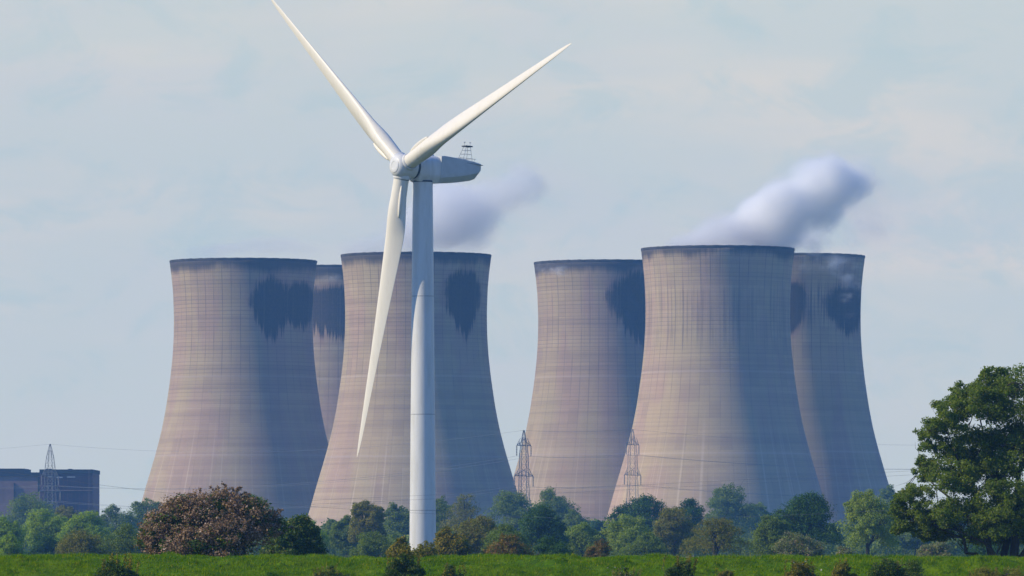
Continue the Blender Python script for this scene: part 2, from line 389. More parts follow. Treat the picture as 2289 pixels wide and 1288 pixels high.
# finer stations
rr_ = np.concatenate([np.linspace(1.75, 10, 22), np.linspace(11, 37, 27), np.linspace(37.5, 39.85, 9)])
ST = np.array(ST); CH = np.interp(rr_, ST[:, 0], ST[:, 1]); TH = np.interp(rr_, ST[:, 0], ST[:, 2]); TW = np.interp(rr_, ST[:, 0], ST[:, 3])
for arr in (CH, TH, TW):
    sm = np.convolve(np.pad(arr, 1, mode='edge'), [.25, .5, .25], 'valid'); arr[1:-1] = sm[1:-1]
PITCH = 6.0
for th in (305.0, 65.0, 185.0):
    a = R(th) + th0
    d = (UU * math.cos(a) + RR * math.sin(a)); mv = (-UU * math.sin(a) + RR * math.cos(a))
    BM = frame(hub, mv, nn, d)
    rings = []
    for r, ch, t, tw in zip(rr_, CH, TH, TW):
        lam = min(1.0, max(0.0, (r - 2.8) / 7.0)); lam = lam * lam * (3 - 2 * lam)
        ring = []
        tw = R(tw + PITCH)
        for j in range(40):
            s = 2 * math.pi * j / 40
            # circle
            xc, yc = math.cos(s) * ch / 2, math.sin(s) * ch / 2
            # airfoil: leading edge at +x 0.3c
            xx = (1 - math.cos(s)) / 2          # 0 at LE, 1 at TE
            yt = 2.6 * t * (.2969 * math.sqrt(max(xx, 0)) - .126 * xx - .3516 * xx ** 2 + .2843 * xx ** 3 - .1015 * xx ** 4) * 2
            xa = (.33 - xx) * ch; ya = (yt if s < math.pi else -yt * .8) * ch
            x = xc * (1 - lam) + xa * lam; y = yc * (1 - lam) + ya * lam
            # twist leading edge toward the wind
            X2 = x * math.cos(tw) - y * math.sin(tw); Y2 = x * math.sin(tw) + y * math.cos(tw)
            off = cone * r + (.00022 * (r ** 2) - .0088 * r) * .8
            ring.append(BM @ Vector((X2, Y2 + off, r)))
        rings.append(ring)
    bl = G().loft(rings).obj('blade', blade_mat, turb, angle=60)
    # root collar and dark joint
    G().lathe([(1.0, 1.2), (1.2, 1.2), (1.2, 1.62), (1.13, 1.74), (1.0, 1.74)], 40, BM).obj('root_collar', white, bl, angle=30)
    G().lathe([(.9, 1.7), (1.065, 1.7), (1.065, 1.82), (.9, 1.82)], 40, BM).obj('root_joint', seal, bl, angle=30)
    # raised fairing along the trailing edge near the root
    rings = []
    for i in range(15):
        q = i / 14; r = 2.6 + 4.3 * q; s_ = math.sin(math.pi * min(max(q, .02), .98)) ** .4
        cx_ = -.86 - .36 * q; cy_ = .42 - .1 * q
        rings.append([BM @ Vector((cx_ + (.36 * math.cos(2 * math.pi * j / 12) - .1 * math.sin(2 * math.pi * j / 12)) * s_, cy_ + cone * r + (.3 * math.sin(2 * math.pi * j / 12) - .06 * math.cos(2 * math.pi * j / 12)) * s_, r)) for j in range(12)])
    G().loft(rings).obj('root_fairing', blade_mat, bl)

# ------------------------------------------------------------------ power station building at the left edge
BD = 2700.0
def X0(px): return X_(px, BD) - X_(0, BD)
def bx(x0, x1, ytop, d0, d1, mb=None): return ((X0(x0), d0, 0), (X0(x1), d1, Z_(ytop, BD)))
clad = lambda nm, c: surf_mat(nm, c, .8, .18, .12)
bld = empty('boiler_house', (X_(0, BD), BD, 0), 'dark purple box shaped boiler house behind the trees at the far left', 'building')
m_d = clad('dark_cladding', (.105, .048, .06)); m_l = clad('lilac_cladding', (.25, .165, .16)); m_r = surf_mat('roof_felt', (.03, .03, .04), .9)
lo, hi = bx(89, 207, 1054, 0, 45); G().box(lo, hi).obj('main_block', m_d, bld, smooth=False)
lo, hi = bx(-160, 88.8, 1064, 2, 45); G().box(lo, hi).obj('side_block', m_l, bld, smooth=False)
for x0, x1, y0, y1, d in ((88.2, 208, 1049.5, 1058, -.6), (-161, 88, 1056, 1064.2, 1.4), (-161, 51, 1047, 1056, 8)):
    G().box((X0(x0), 0 + d, Z_(y1, BD)), (X0(x1), 0 + 46, Z_(y0, BD))).obj('parapet', m_r, bld, smooth=False)
g = G()
for x in range(96, 205, 9): g.box((X0(x), 0 - .25, Z_(1180, BD)), (X0(x + 2.2), 0 + .1, Z_(1059, BD)))
g.obj('cladding_ribs', m_d, bld, smooth=False)
for (x0, x1, y0, y1) in ((126, 140, 1066, 1069), (150, 168, 1065, 1068), (108, 116, 1064, 1067)):
    G().box((X0(x0), 0 - .4, Z_(y1, BD)), (X0(x1), 0 - .02, Z_(y0, BD))).obj('window_strip', surf_mat('pale_louvre', (.3, .32, .36), .4), bld, smooth=False)
G().box((X0(89), 0 - .5, Z_(1097.5, BD)), (X0(207.5), 0 - .02, Z_(1095.5, BD))).obj('string_course', m_l, bld, smooth=False)
G().box((X0(84), 0 + 1.2, Z_(1100, BD)), (X0(88), 0 + 1.95, Z_(1066, BD))).obj('downpipe', m_r, bld, smooth=False)
G().box((X0(30), 0 + 1.2, Z_(1120, BD)), (X0(33), 0 + 1.95, Z_(1080, BD))).obj('downpipe', m_r, bld, smooth=False)

for x0, x1, yt in ((100, 112, 1047.6), (150, 158, 1047.8)):
    G().box((X0(x0), 6, Z_(1052, BD)), (X0(x1), 14, Z_(yt, BD))).obj('roof_vent', m_r, bld, smooth=False)
g = G()
for q in (0, .5): g.box((X0(198) + q, -.95, 3), (X0(198) + q + .08, -.8, Z_(1050, BD)))
for k in range(70): g.box((X0(198), -.93, 3 + k * .48), (X0(198) + .58, -.85, 3.06 + k * .48))
g.obj('ladder', m_l, bld, smooth=False)

# ------------------------------------------------------------------ pylons and cables
lat = surf_mat('galvanised_lattice', (.26, .25, .25), .6, .2, .5)
ARMS = [(35.7, 6.6), (26.6, 8.6), (17.6, 7.4)]       # height, half length
def pylon(px, D, ytop, yaw, bw, label, t=.08, ARMS=ARMS):
    H = Z_(ytop, D); k = H / 40.3
    root = empty('pylon', (X_(px, D), D, 0), label, 'pylon', 'lattice pylons')
    root.rotation_euler = (0, 0, yaw)
    def hw(z): return np.interp(z, [0, 14, 34.5, 40.3], [bw * 1.75, bw * 1.15, bw * .8, .12])
    g = G(); lv = [0, 6, 11, 15, 18, 21, 24, 27, 30, 33, 36, 38.2, 40.3]
    for i in range(len(lv) - 1):
        z0, z1 = lv[i], lv[i + 1]; a, b = hw(z0), hw(z1)
        c0 = [(a, a), (-a, a), (-a, -a), (a, -a)]; c1 = [(b, b), (-b, b), (-b, -b), (b, -b)]
        for j in range(4):
            q = (j + 1) % 4
            g.ring_tube([(*c0[j], z0 * k), (*c1[j], z1 * k)], t + .03, 4, False)
            if i < len(lv) - 2:
                g.ring_tube([(*c0[j], z0 * k), (*c1[q], z1 * k)], t * .6, 4, False); g.ring_tube([(*c0[q], z0 * k), (*c1[j], z1 * k)], t * .6, 4, False)
            g.ring_tube([(*c1[j], z1 * k), (*c1[q], z1 * k)], t * .6, 4, False)
    g.obj('lattice_body', lat, root, smooth=False)
    ends = []
    for z, L in ARMS:
        for s in (1, -1):
            g = G(); a = hw(z)
            for y in (-a, a):
                g.ring_tube([(s * a, y, (z + 2.2) * k), (s * L, 0, z * k)], t, 4, False); g.ring_tube([(s * a, y, z * k), (s * L, 0, z * k)], t * 1.2, 4, False)
                for f in (.33, .66):
                    xx = s * (a + (L - a) * f); g.ring_tube([(xx, y * (1 - f), z * k), (xx, y * (1 - f), (z + 2.2 * (1 - f)) * k)], .08, 4, False)
            ar = g.obj('cross_arm', lat, root, smooth=False)
            ins = G()
            ins.lathe([(.05, 0)] + [(.22 if i % 2 else .1, -.25 * i) for i in range(1, 13)] + [(.05, -3.2)], 8, Matrix.Translation((s * L, 0, z * k)))
            ins.obj('insulator', lat, ar, smooth=False)
            M = Matrix.Translation(root.location) @ Matrix.Rotation(yaw, 4, 'Z')
            ends.append(np.array(M @ Vector((s * L, 0, z * k - 3.2))))
    ends.append(np.array([root.location.x, root.location.y, H]))
    return ends
yw = R(71)
e1 = pylon(112, 2200, 993, yw, 1.5, 'lattice pylon rising behind the left trees in front of the boiler house', .062, [(29.6, 7), (24.4, 8.6), (19.2, 7.4)])
e2 = pylon(1171, 2000, 962, yw, 1.25, 'lattice pylon against the sky in the gap between the two tower groups')
e3 = pylon(1414, 2150, 960, yw, 1.4, 'lattice pylon in front of the clean cooling tower, to the left of its foot', .05)
off = lambda px, D, ytop: [np.array([X_(px, D) + (a[0] - e2[6][0]), D + (a[1] - e2[6][1]), a[2] + (Z_(ytop, D) - e2[6][2])]) for a in e2]
e0 = off(-950, 2280, 985); e4 = off(2600, 2220, 975)
wire = surf_mat('aluminium_wire', (.22, .23, .25), .5, .1, .1, metal=.4)
def span(a, b, sag, n=28):
    t = np.linspace(0, 1, n)[:, None]; p = a + (b - a) * t; p[:, 2] -= (4 * sag * t * (1 - t))[:, 0]; return p
names = ['upper conductor on the far side of the pylons', 'upper conductor on the near side of the pylons', 'middle conductor on the far side of the pylons', 'middle conductor on the near side of the pylons',
         'lowest conductor on the far side of the pylons', 'lowest conductor on the near side of the pylons', 'thin earth wire joining the pylon tips']
for i in range(7):
    g = G(); pts = [span(e0[i], e1[i], 4.5), span(e1[i], e2[i], 4.4)[1:], span(e2[i], e3[i], .6, 10)[1:], span(e3[i], e4[i], 4.0)[1:]]
    g.ring_tube(np.concatenate(pts), .03 if i < 6 else .024, 5)
    tag(g.obj('power_cable', wire), names[i], 'cable', 'power cables between the pylons')
# local distribution wires crossing nearer the viewer
for nm, fn, D in (('thin wire crossing the mast above the treetops, the upper of two', lambda x: 1109 + (x - 915) * -.047 + ((x - 1100) / 1000) ** 2 * -4, 800),
                  ('thin wire crossing the mast above the treetops, the lower of two', lambda x: 1118 + (x - 915) * -.047 + ((x - 1100) / 1000) ** 2 * -4, 802),
                  ('thin wire slung low across the right hand trees', lambda x: 1159 - 5.4e-5 * (x - 1400) ** 2, 690)):
    xs = np.linspace(-500, 2900, 60); pts = [P(x, fn(x), D) for x in xs]
    tag(G().ring_tube(pts, .012, 5).obj('overhead_wire', wire), nm, 'cable', 'local wires in front of the trees')

# ------------------------------------------------------------------ ground, flood bank, grass
grass_soil, nt = new_mat('pasture')
tc = nt.node('ShaderNodeTexCoord').outputs['Object']
n1 = nt.noise(tc, .02, 5); n2 = nt.noise(tc, 1.5, 4)
c = nt.mix(nt.sstep(n1, .35, .65), (.05, .09, .02), (.09, .10, .035)); c = nt.mix(nt.lin(n2, .3, .7, 0, .5), c, (.03, .05, .015))
b = nt.node('ShaderNodeBsdfPrincipled', {'Base Color': c, 'Roughness': .95, 'Specular IOR Level': .1}); nt.l.new(b.outputs[0], nt.out.inputs[0])
g = G(); xs = [-1450, -700, -250, 250, 700, 1450]; ys = [-40, 300, 800, 1500, 2300, 3200]
for y in ys:
    for x in xs: g.v.append((x, y, 0))
for i in range(5):
    for j in range(5): a = i * 6 + j; g.f.append((a, a + 1, a + 7, a + 6))
tag(g.obj('ground', grass_soil, smooth=False), kind='structure')

def vnoise(x, y, s, seed):
    """cheap value noise for displacement"""
    r = np.random.default_rng(seed).random((256, 256)); x = np.asarray(x) / s + 500.3; y = np.asarray(y) / s + 500.7
    xi = np.floor(x).astype(int); yi = np.floor(y).astype(int); fx = x - xi; fy = y - yi
    fx = fx * fx * (3 - 2 * fx); fy = fy * fy * (3 - 2 * fy); q = lambda a, b: r[a % 256, b % 256]
    return (q(xi, yi) * (1 - fx) + q(xi + 1, yi) * fx) * (1 - fy) + (q(xi, yi + 1) * (1 - fx) + q(xi + 1, yi + 1) * fx) * fy - .5
TUS = [(_r.uniform(-32, 32), _r.uniform(323.5, 328.9), _r.uniform(.12, .40), _r.uniform(.07, .2)) for _r in [random.Random(3)] for _ in range(190)]
def bank_z(x, y):
    x = np.asarray(x, float); y = np.asarray(y, float)
    top = 2.93 - .0016 * x + .05 * vnoise(x, x * 0, 9, 3)
    h = np.interp(y, [312, 316, 329.2, 330.2, 333, 334, 346, 350], [0, .15, .965, 1.0, 1.0, .97, .1, 0])
    am = np.clip(h * 3, 0, 1)
    tz = np.zeros_like(x * y)
    for tx, ty, tr_, th_ in TUS: tz = tz + th_ * np.exp(-((x - tx) ** 2 / (tr_ * 1.5) ** 2 + (y - ty) ** 2 / tr_ ** 2))
    return tz + np.where(h <= 0, -.05, h * top + am * (.2 * vnoise(x, y, 2.3, 5) + .2 * vnoise(x, y * .8, .8, 6) + .06 * vnoise(x, y, .35, 8)) - .1 * am)
xs = np.concatenate([np.arange(-90, -34, .8), np.arange(-34, 34, .14), np.arange(34, 90.1, .8)]); ys = np.concatenate([np.arange(311, 322, .8), np.arange(322, 332, .12), np.arange(332, 351.1, .8)])
XX, YY = np.meshgrid(xs, ys); ZZ = bank_z(XX, YY)
me = bpy.data.meshes.new('flood_bank'); nx, ny = len(xs), len(ys)
idx = np.arange(nx * ny).reshape(ny, nx)
fa = np.stack([idx[:-1, :-1], idx[:-1, 1:], idx[1:, 1:], idx[1:, :-1]], -1).reshape(-1, 4)
def mesh_np(name, V, Fq):
    me = bpy.data.meshes.new(name); me.vertices.add(len(V)); me.vertices.foreach_set('co', np.asarray(V, np.float32).ravel())
    k = Fq.shape[1]; me.loops.add(Fq.size); me.loops.foreach_set('vertex_index', Fq.astype(np.int32).ravel())
    me.polygons.add(len(Fq)); me.polygons.foreach_set('loop_start', np.arange(0, Fq.size, k, dtype=np.int32)); me.polygons.foreach_set('loop_total', np.full(len(Fq), k, np.int32))
    me.update(); me.validate(); return me
bank_mat, nt = new_mat('bank_turf')
tc = nt.node('ShaderNodeTexCoord').outputs['Object']
n1 = nt.noise(tc, .35, 4); n2 = nt.noise(tc, 5.0, 4)
c = nt.mix(nt.sstep(n1, .35, .65), (.08, .17, .0005), (.14, .22, .001)); c = nt.mix(nt.lin(n2, .3, .75, 0, .7), c, (.012, .028, .0015))
b = nt.node('ShaderNodeBsdfPrincipled', {'Base Color': c, 'Roughness': .95, 'Specular IOR Level': .05}); nt.l.new(b.outputs[0], nt.out.inputs[0])
tag(link('embankment', mesh_np('embankment', np.stack([XX, YY, ZZ], -1).reshape(-1, 3), fa), bank_mat), kind='structure')

def leaf_mat(name, c1, c2, accent=None, acc=.0, trans=.35, nscale=.25, rough=.55, spec=.2):
    m, nt = new_mat(name)
    g_ = nt.node('ShaderNodeNewGeometry'); rnd = g_.outputs['Random Per Island']
    tc = nt.node('ShaderNodeTexCoord').outputs['Object']
    n = nt.noise(tc, nscale, 3)
    f = nt.m('ADD', nt.mul(nt.sub(n, .5), 2.2), rnd)
    c = nt.mix(nt.sstep(f, .1, .95), c1, c2)
    if accent: c = nt.mix(nt.sstep(nt.m('FRACT', nt.mul(rnd, 37.3)), 1 - acc - .02, 1 - acc + .02), c, accent)
    d = nt.node('ShaderNodeBsdfPrincipled', {'Base Color': c, 'Roughness': rough, 'Specular IOR Level': spec})
    t = nt.node('ShaderNodeBsdfTranslucent', {'Color': nt.mix(1.0, c, (1.15, 1.2, .6), 'MULTIPLY')})
    mx = nt.node('ShaderNodeMixShader', {0: trans, 1: d.outputs[0], 2: t.outputs[0]})
    nt.l.new(mx.outputs[0], nt.out.inputs[0]); return m

# grass blades on the part of the bank in view
NB = 210000
gx = rng.uniform(-33, 33, NB); gy = rng.uniform(321.8, 331.8, NB)
dens = vnoise(gx, gy, 1.1, 21) + .6 * vnoise(gx, gy, .4, 22)
keep = dens > rng.uniform(-.6, .3, NB); gx, gy, dens = gx[keep], gy[keep], dens[keep]; NB = len(gx)
gz = bank_z(gx, gy)
hgt = rng.uniform(.05, .13, NB) * (1.0 + 1.3 * np.clip(dens + .1, 0, .8)); wd = rng.uniform(.012, .026, NB)
tall = rng.random(NB) < .006; hgt[tall] *= rng.uniform(1.6, 2.6, tall.sum())
an = rng.uniform(0, math.pi, NB); le = rng.normal(0, .06, (NB, 2)); le[:, 0] += .03
V = np.empty((NB, 3, 3)); dx = np.cos(an) * wd; dy = np.sin(an) * wd
V[:, 0] = np.stack([gx - dx, gy - dy, gz - .03], 1); V[:, 1] = np.stack([gx + dx, gy + dy, gz - .03], 1); V[:, 2] = np.stack([gx + le[:, 0], gy + le[:, 1], gz + hgt], 1)
tag(link('grass', mesh_np('grass', V.reshape(-1, 3), np.arange(NB * 3).reshape(-1, 3)),
         leaf_mat('grass_blades', (.085, .19, .0003), (.20, .30, .0005), (.42, .37, .01), .05, .4, .6, spec=0.0), smooth=False), 'short green pasture grass on the embankment', 'grass', kind='stuff')

# ------------------------------------------------------------------ foliage
def leaves(lobes, n, size, clump=.3, up=.6, flat=1.0, spread=.5, seed=0, aspect=.55, core=.35, ncl=26, rnd=.8):
    """lobes: (centre, radii). returns vertices of n rhombic leaf sprays gathered in clumps"""
    r = np.random.default_rng(seed); Vs = []; cents = []
    area = np.array([((l[1][0] * l[1][2] + l[1][1] * l[1][2] + l[1][0] * l[1][1]) / 3) for l in lobes]); share = area / area.sum()
    for (c, rad), sh in zip(lobes, share):
        c = np.array(c, float); rad = np.array(rad, float); k = max(5, int(ncl * math.sqrt(sh * len(lobes)))); nl = int(n * sh)
        d = r.normal(size=(k, 3)); d /= np.linalg.norm(d, axis=1)[:, None]
        d[:, 2] = np.where(d[:, 2] < -.55, -d[:, 2], d[:, 2])
        rr = core + (1 - core) * r.random(k) ** .5
        cc = c + d * rr[:, None] * rad * .9
        cr = clump * rad.mean() * r.uniform(.55, 1.25, k)
        w = cr ** 2; w /= w.sum()
        ci = r.choice(k, nl, p=w)
        dd = r.normal(size=(nl, 3)); dd /= np.linalg.norm(dd, axis=1)[:, None]
        q = dd * (r.random(nl) ** spread)[:, None] * cr[ci][:, None] * np.array([1.15, 1.15, .85])
        p = cc[ci] + q
        out = dd * .7 + d[ci] * .45 + r.normal(size=(nl, 3)) * rnd; out[:, 2] += up
        out /= np.linalg.norm(out, axis=1)[:, None]
        t = r.normal(size=(nl, 3)); t -= out * (t * out).sum(1)[:, None]; t /= np.linalg.norm(t, axis=1)[:, None]
        b = np.cross(out, t); s = size * r.uniform(.55, 1.4, nl)[:, None]
        t = t * s; b = b * s * aspect
        Vs.append(np.stack([p - t, p - b * r.uniform(.7, 1.2, (nl, 1)), p + t, p + b * r.uniform(.7, 1.2, (nl, 1))], 1))
        cents.append((cc, cr))
    return np.concatenate(Vs), cents

bark = surf_mat('bark', (.06, .05, .04), .95, .25, 1.5); bark_pale = surf_mat('pale_bark', (.11, .095, .075), .95, .25, 1.5)

def limbs(base, cents, r0, nb, seed, stems=1, spread=0.0):
    r = np.random.default_rng(seed); g = G()
    allc = np.concatenate([c for c, _ in cents]); base = np.array(base, float)
    zmin, zmax = allc[:, 2].min(), allc[:, 2].max()
    for s in range(stems):
        b = base + np.array([r.uniform(-1, 1) * spread, r.uniform(-1, 1) * spread, -.1])
        tgt = allc[r.integers(len(allc))] if stems > 1 else allc.mean(0)
        fork = b + (np.array([tgt[0], tgt[1], 0]) - np.array([b[0], b[1], 0])) * .3; fork[2] = b[2] + (zmin - b[2]) * .55 + (zmax - zmin) * .18
        top = allc.mean(0) * .6 + tgt * .4; top[2] = zmin + (zmax - zmin) * .8
        mid = (b + fork) / 2 + r.normal(0, r0 * .5, 3) * [1, 1, 0]
        mid2 = (fork + top) / 2 + r.normal(0, r0, 3)
        g.ring_tube([b, mid, fork, mid2, top], [r0 * 1.25, r0, r0 * .8, r0 * .5, r0 * .15], 8)
        sel = r.permutation(len(allc))[:nb]
        for i in sel:
            c = allc[i]; f = r.uniform(0, .75); st = fork * (1 - f) + top * f
            if c[2] < fork[2]: st = mid * .4 + fork * .6
            m = (st + c) / 2 + np.array([0, 0, .12 * np.linalg.norm(c - st)]) + r.normal(0, r0 * .6, 3)
            rb = r0 * r.uniform(.25, .45)
            g.ring_tube([st, m, c], [rb, rb * .65, rb * .2], 6)
            for _ in range(2):
                e = c + r.normal(0, .22, 3) * np.linalg.norm(c - st)
                g.ring_tube([m, (m + e) / 2 + r.normal(0, r0 * .3, 3), e], [rb * .45, rb * .3, rb * .1], 5)
    return g

LM = {
 'bright': leaf_mat('leaves_bright', (.20, .31, .008), (.34, .44, .013), nscale=.2, trans=.5),
 'mid': leaf_mat('leaves_mid', (.13, .19, .012), (.21, .27, .017), nscale=.2, trans=.45),
 'dark': leaf_mat('leaves_dark', (.03, .085, .008), (.065, .14, .011), nscale=.2, trans=.3),
 'olive': leaf_mat('leaves_olive', (.18, .18, .014), (.26, .25, .02), (.28, .19, .03), .08, nscale=.2, trans=.45),
 'brown': leaf_mat('leaves_brown', (.19, .11, .018), (.28, .18, .02), (.13, .16, .02), .3, nscale=.4),
 'pale': leaf_mat('leaves_pale', (.22, .30, .025), (.33, .39, .04), nscale=.2, trans=.45),
 'grey': leaf_mat('leaves_grey', (.18, .21, .06), (.26, .28, .09), (.36, .25, .15), .15, nscale=.3),
 'yellow': leaf_mat('leaves_yellow', (.20, .16, .008), (.35, .26, .012), (.09, .13, .008), .35, nscale=.5),
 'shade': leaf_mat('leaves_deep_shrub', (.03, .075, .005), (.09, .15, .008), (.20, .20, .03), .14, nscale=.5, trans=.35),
}

SEED = [100]
def plant(name, cat, label, cx, top, wid, D, mat, style='round', group=None, n=None, size=None, lobes=None, base_z=0.0, wood=bark, stems=1, leaf_part='crown'):
    SEED[0] += 1; sd_ = SEED[0]; r = np.random.default_rng(sd_)
    x = X_(cx, D); zt = Z_(top, D); rx = M_(wid / 2, D) * (1.14 if D > 600 else 1.0); h = zt - base_z
    root = empty(name, (x, D, base_z), label, cat, group)
    fz = {'bush': .05, 'dense': .04, 'willow': .04, 'round': .04, 'loose': .12}[style]
    if lobes is None:
        zc = base_z + h * (fz + 1) / 2; rz = h * (1 - fz) / 2
        if style == 'bush': zc = base_z + h * .45; rz = h * .55
        main = ((0, 0, zc - base_z), (rx * .82, rx * .82, rz * .86)); lobes = [main]
        for i in range(7 if style != 'willow' else 5):
            a = r.uniform(0, 2 * math.pi); e = r.uniform(-.6, .95)
            q = r.uniform(.34, .56)
            p = np.array([math.cos(a) * math.sqrt(1 - min(1, e * e)) * rx * (1 - q), math.sin(a) * math.sqrt(1 - min(1, e * e)) * rx * (1 - q), zc - base_z + e * rz * (1 - q)])
            lobes.append((p, (rx * q, rx * q, max(rz * q * .85, rx * q * .5))))
        # one lobe reaches the measured top
        lobes.append((np.array([r.uniform(-.25, .25) * rx, 0, h - rz * .42]), (rx * .5, rx * .5, rz * .42)))
    size = size or max(.09, D * .00014) * (1.0 if style != 'loose' else .85)
    n = n or int({'round': 27000, 'loose': 15000, 'dense': 30000, 'bush': 17000, 'willow': 30000}[style])
    V, cents = leaves(lobes, n, size, clump={'round': .30, 'loose': .26, 'dense': .32, 'bush': .34, 'willow': .26}[style], seed=sd_,
                      core={'loose': .5}.get(style, .3), ncl={'round': 30, 'loose': 24, 'dense': 34, 'bush': 22, 'willow': 40}[style])
    V = V.reshape(-1, 3); V[:, 2] = np.maximum(V[:, 2], .02)
    link(leaf_part, mesh_np(leaf_part, V, np.arange(len(V)).reshape(-1, 4)), mat, root, smooth=False)
    tr = max(.06, min(.45, rx * .07))
    limbs((0, 0, 0), cents, tr, {'loose': 16, 'round': 9, 'willow': 8}.get(style, 6), sd_, stems, rx * .12).obj('trunk' if cat == 'tree' else 'stems', wood, root)
    return root

TG = 'trees along the far side of the embankment'; BG = 'shrubs along the far side of the embankment'
def T(label, cx, top, wid, D, mat, style='round', **k): return plant('tree', 'tree', label, cx, top, wid, D, LM[mat], style, k.pop('group', TG), **k)
def B(label, cx, top, wid, D, mat, style='bush', **k): return plant('bush', 'shrub', label, cx, top, wid, D, LM[mat], style, k.pop('group', BG), leaf_part='foliage', **k)

# left, behind and below the boiler house
T('hazy dark tree directly below the lilac block of the boiler house', 70, 1100, 165, 1900, 'mid', 'round')
T('bright green tree cut by the left edge of the picture', 14, 1154, 85, 1150, 'bright', 'round')
T('rounded bright topped tree second from the left edge', 108, 1137, 128, 1250, 'bright', 'dense')
T('olive crown peeping up below the dark block of the boiler house', 152, 1128, 90, 1550, 'olive', 'round')
T('bright green tree below the right corner of the boiler house', 195, 1137, 118, 1220, 'bright', 'round')
T('thin bluish tree under the open sky left of the first cooling tower', 258, 1128, 100, 1700, 'mid', 'loose')
T('hazy feathery tree at the left foot of the first cooling tower', 320, 1111, 95, 1750, 'mid', 'loose')
T('small dark crown behind the left side of the blossom bush', 350, 1120, 80, 1760, 'mid', 'round')
B('low olive bush in front of the trees, near the left edge', 185, 1186, 130, 850, 'olive')
B('mid green rounded bush touching the left side of the blossom bush', 268, 1172, 125, 880, 'mid')
B('small bright bush at the lower left corner on the crest', 22, 1192, 70, 900, 'bright')
B('dark low bush under the rounded bright topped tree', 105, 1195, 95, 980, 'dark')
# behind and right of the blossom bush
T('bluish tree behind the right shoulder of the blossom bush', 570, 1100, 105, 1350, 'mid', 'round')
B('dark green shrub leaning against the right side of the blossom bush', 655, 1150, 165, 430, 'shade', 'dense', n=30000)
B('bright bush between the dark shrub and the second tower foot', 698, 1162, 80, 1000, 'bright')
T('small bluish tree at the foot of the gap between first and third towers', 738, 1160, 64, 1500, 'mid')
T('open tree with a visible trunk left of the turbine mast', 822, 1112, 92, 1150, 'olive', 'loose', n=36000)
T('low green tree beside the open trunked tree, on its left', 772, 1152, 80, 1200, 'mid')
T('hazy tree just behind the left side of the turbine mast', 892, 1124, 86, 1500, 'mid')
B('grey green bush below the open trunked tree', 840, 1186, 110, 900, 'mid')
# right of the mast
T('thin bluish tree immediately right of the turbine mast', 988, 1104, 66, 1550, 'mid', 'loose')
T('bare branched hazy tree between the mast and the bluish pair', 1038, 1100, 104, 1500, 'olive', 'loose', n=9500)
T('broad bluish tree below the sky gap pylon, left of a pair', 1150, 1090, 128, 1650, 'mid', 'dense')
T('broad bluish tree below the sky gap pylon, right of a pair', 1242, 1087, 108, 1700, 'mid', 'dense')
T('hazy tree on the right shoulder of the bluish pair', 1290, 1142, 80, 1600, 'mid')
T('small dark hazy tree below the gap between fourth and fifth towers', 1328, 1160, 66, 1550, 'dark')
T('dark green tree with a bright sunlit top in front of the bluish pair', 1207, 1127, 118, 950, 'dark', 'dense')
T('olive brown tree behind the yellow bush right of the mast', 1062, 1150, 120, 820, 'olive', 'round')
T('mid green tree between the yellow bush and the dark sunlit topped tree', 1128, 1172, 115, 780, 'mid')
B('reddish brown bush on the crest below the bluish pair', 1135, 1187, 130, 560, 'brown')
B('yellowish bush with dark underside at the right of the mast base', 1008, 1179, 108, 560, 'yellow', 'dense')
B('golden bush at the left of the mast base', 893, 1198, 66, 480, 'yellow')
B('loose green scrub right in front of the mast base', 950, 1206, 84, 475, 'olive', 'bush', n=6000)
B('dark green bush below the dark sunlit topped tree', 1238, 1197, 100, 650, 'dark')
T('pale green tree between the dark tree and the small brown bush', 1302, 1167, 105, 1000, 'pale')
B('small orange brown bush alone on the crest', 1335, 1206, 78, 600, 'brown')
# right half
T('dark spreading tree at the left foot of the clean cooling tower', 1435, 1105, 150, 1300, 'dark', 'dense')
T('dark tree joined to the right of the spreading tree', 1530, 1113, 100, 1320, 'dark', 'round')
T('pale olive tree in front of the dark spreading tree', 1400, 1148, 135, 1000, 'pale')
T('brownish tree in front of the join of the two dark trees', 1505, 1130, 110, 1060, 'olive')
T('wide olive brown tree with thin visible limbs', 1592, 1154, 165, 850, 'olive', 'loose', n=13000)
B('green bush under the pale olive tree', 1440, 1190, 110, 900, 'mid')
T('tall hazy bluish tree in front of the clean cooling tower', 1632, 1077, 132, 1800, 'mid', 'round')
T('hazy low tree right of the tall bluish tree', 1692, 1120, 80, 1850, 'mid')
T('large dark domed tree in front of the right cooling towers', 1800, 1098, 180, 900, 'dark', 'dense', n=36000)
T('mid green tree leaning on the left of the dark domed tree', 1726, 1150, 105, 860, 'mid')
B('pale grey green bush low in front of the dark domed tree', 1782, 1188, 135, 700, 'grey')
B('little pinkish bush at the foot of the pale willow', 1890, 1221, 55, 650, 'grey')
T('pale green willow right of the dark domed tree', 1945, 1092, 138, 850, 'pale', 'willow', n=30000)
T('tiny bluish tree at the right foot of the last cooling tower', 1990, 1082, 64, 1900, 'mid')
T('bluish tree seen under the left limbs of the big tree', 2050, 1140, 130, 1300, 'mid')
T('bluish tree seen through the middle of the big tree', 2150, 1120, 150, 1400, 'mid')
T('bluish tree seen behind the trunk of the big tree', 2255, 1105, 170, 1500, 'mid')
B('brownish bush on the crest under the big tree', 2090, 1208, 95, 700, 'grey')
B('dark bush behind the stems of the big tree', 2210, 1200, 160, 720, 'dark')

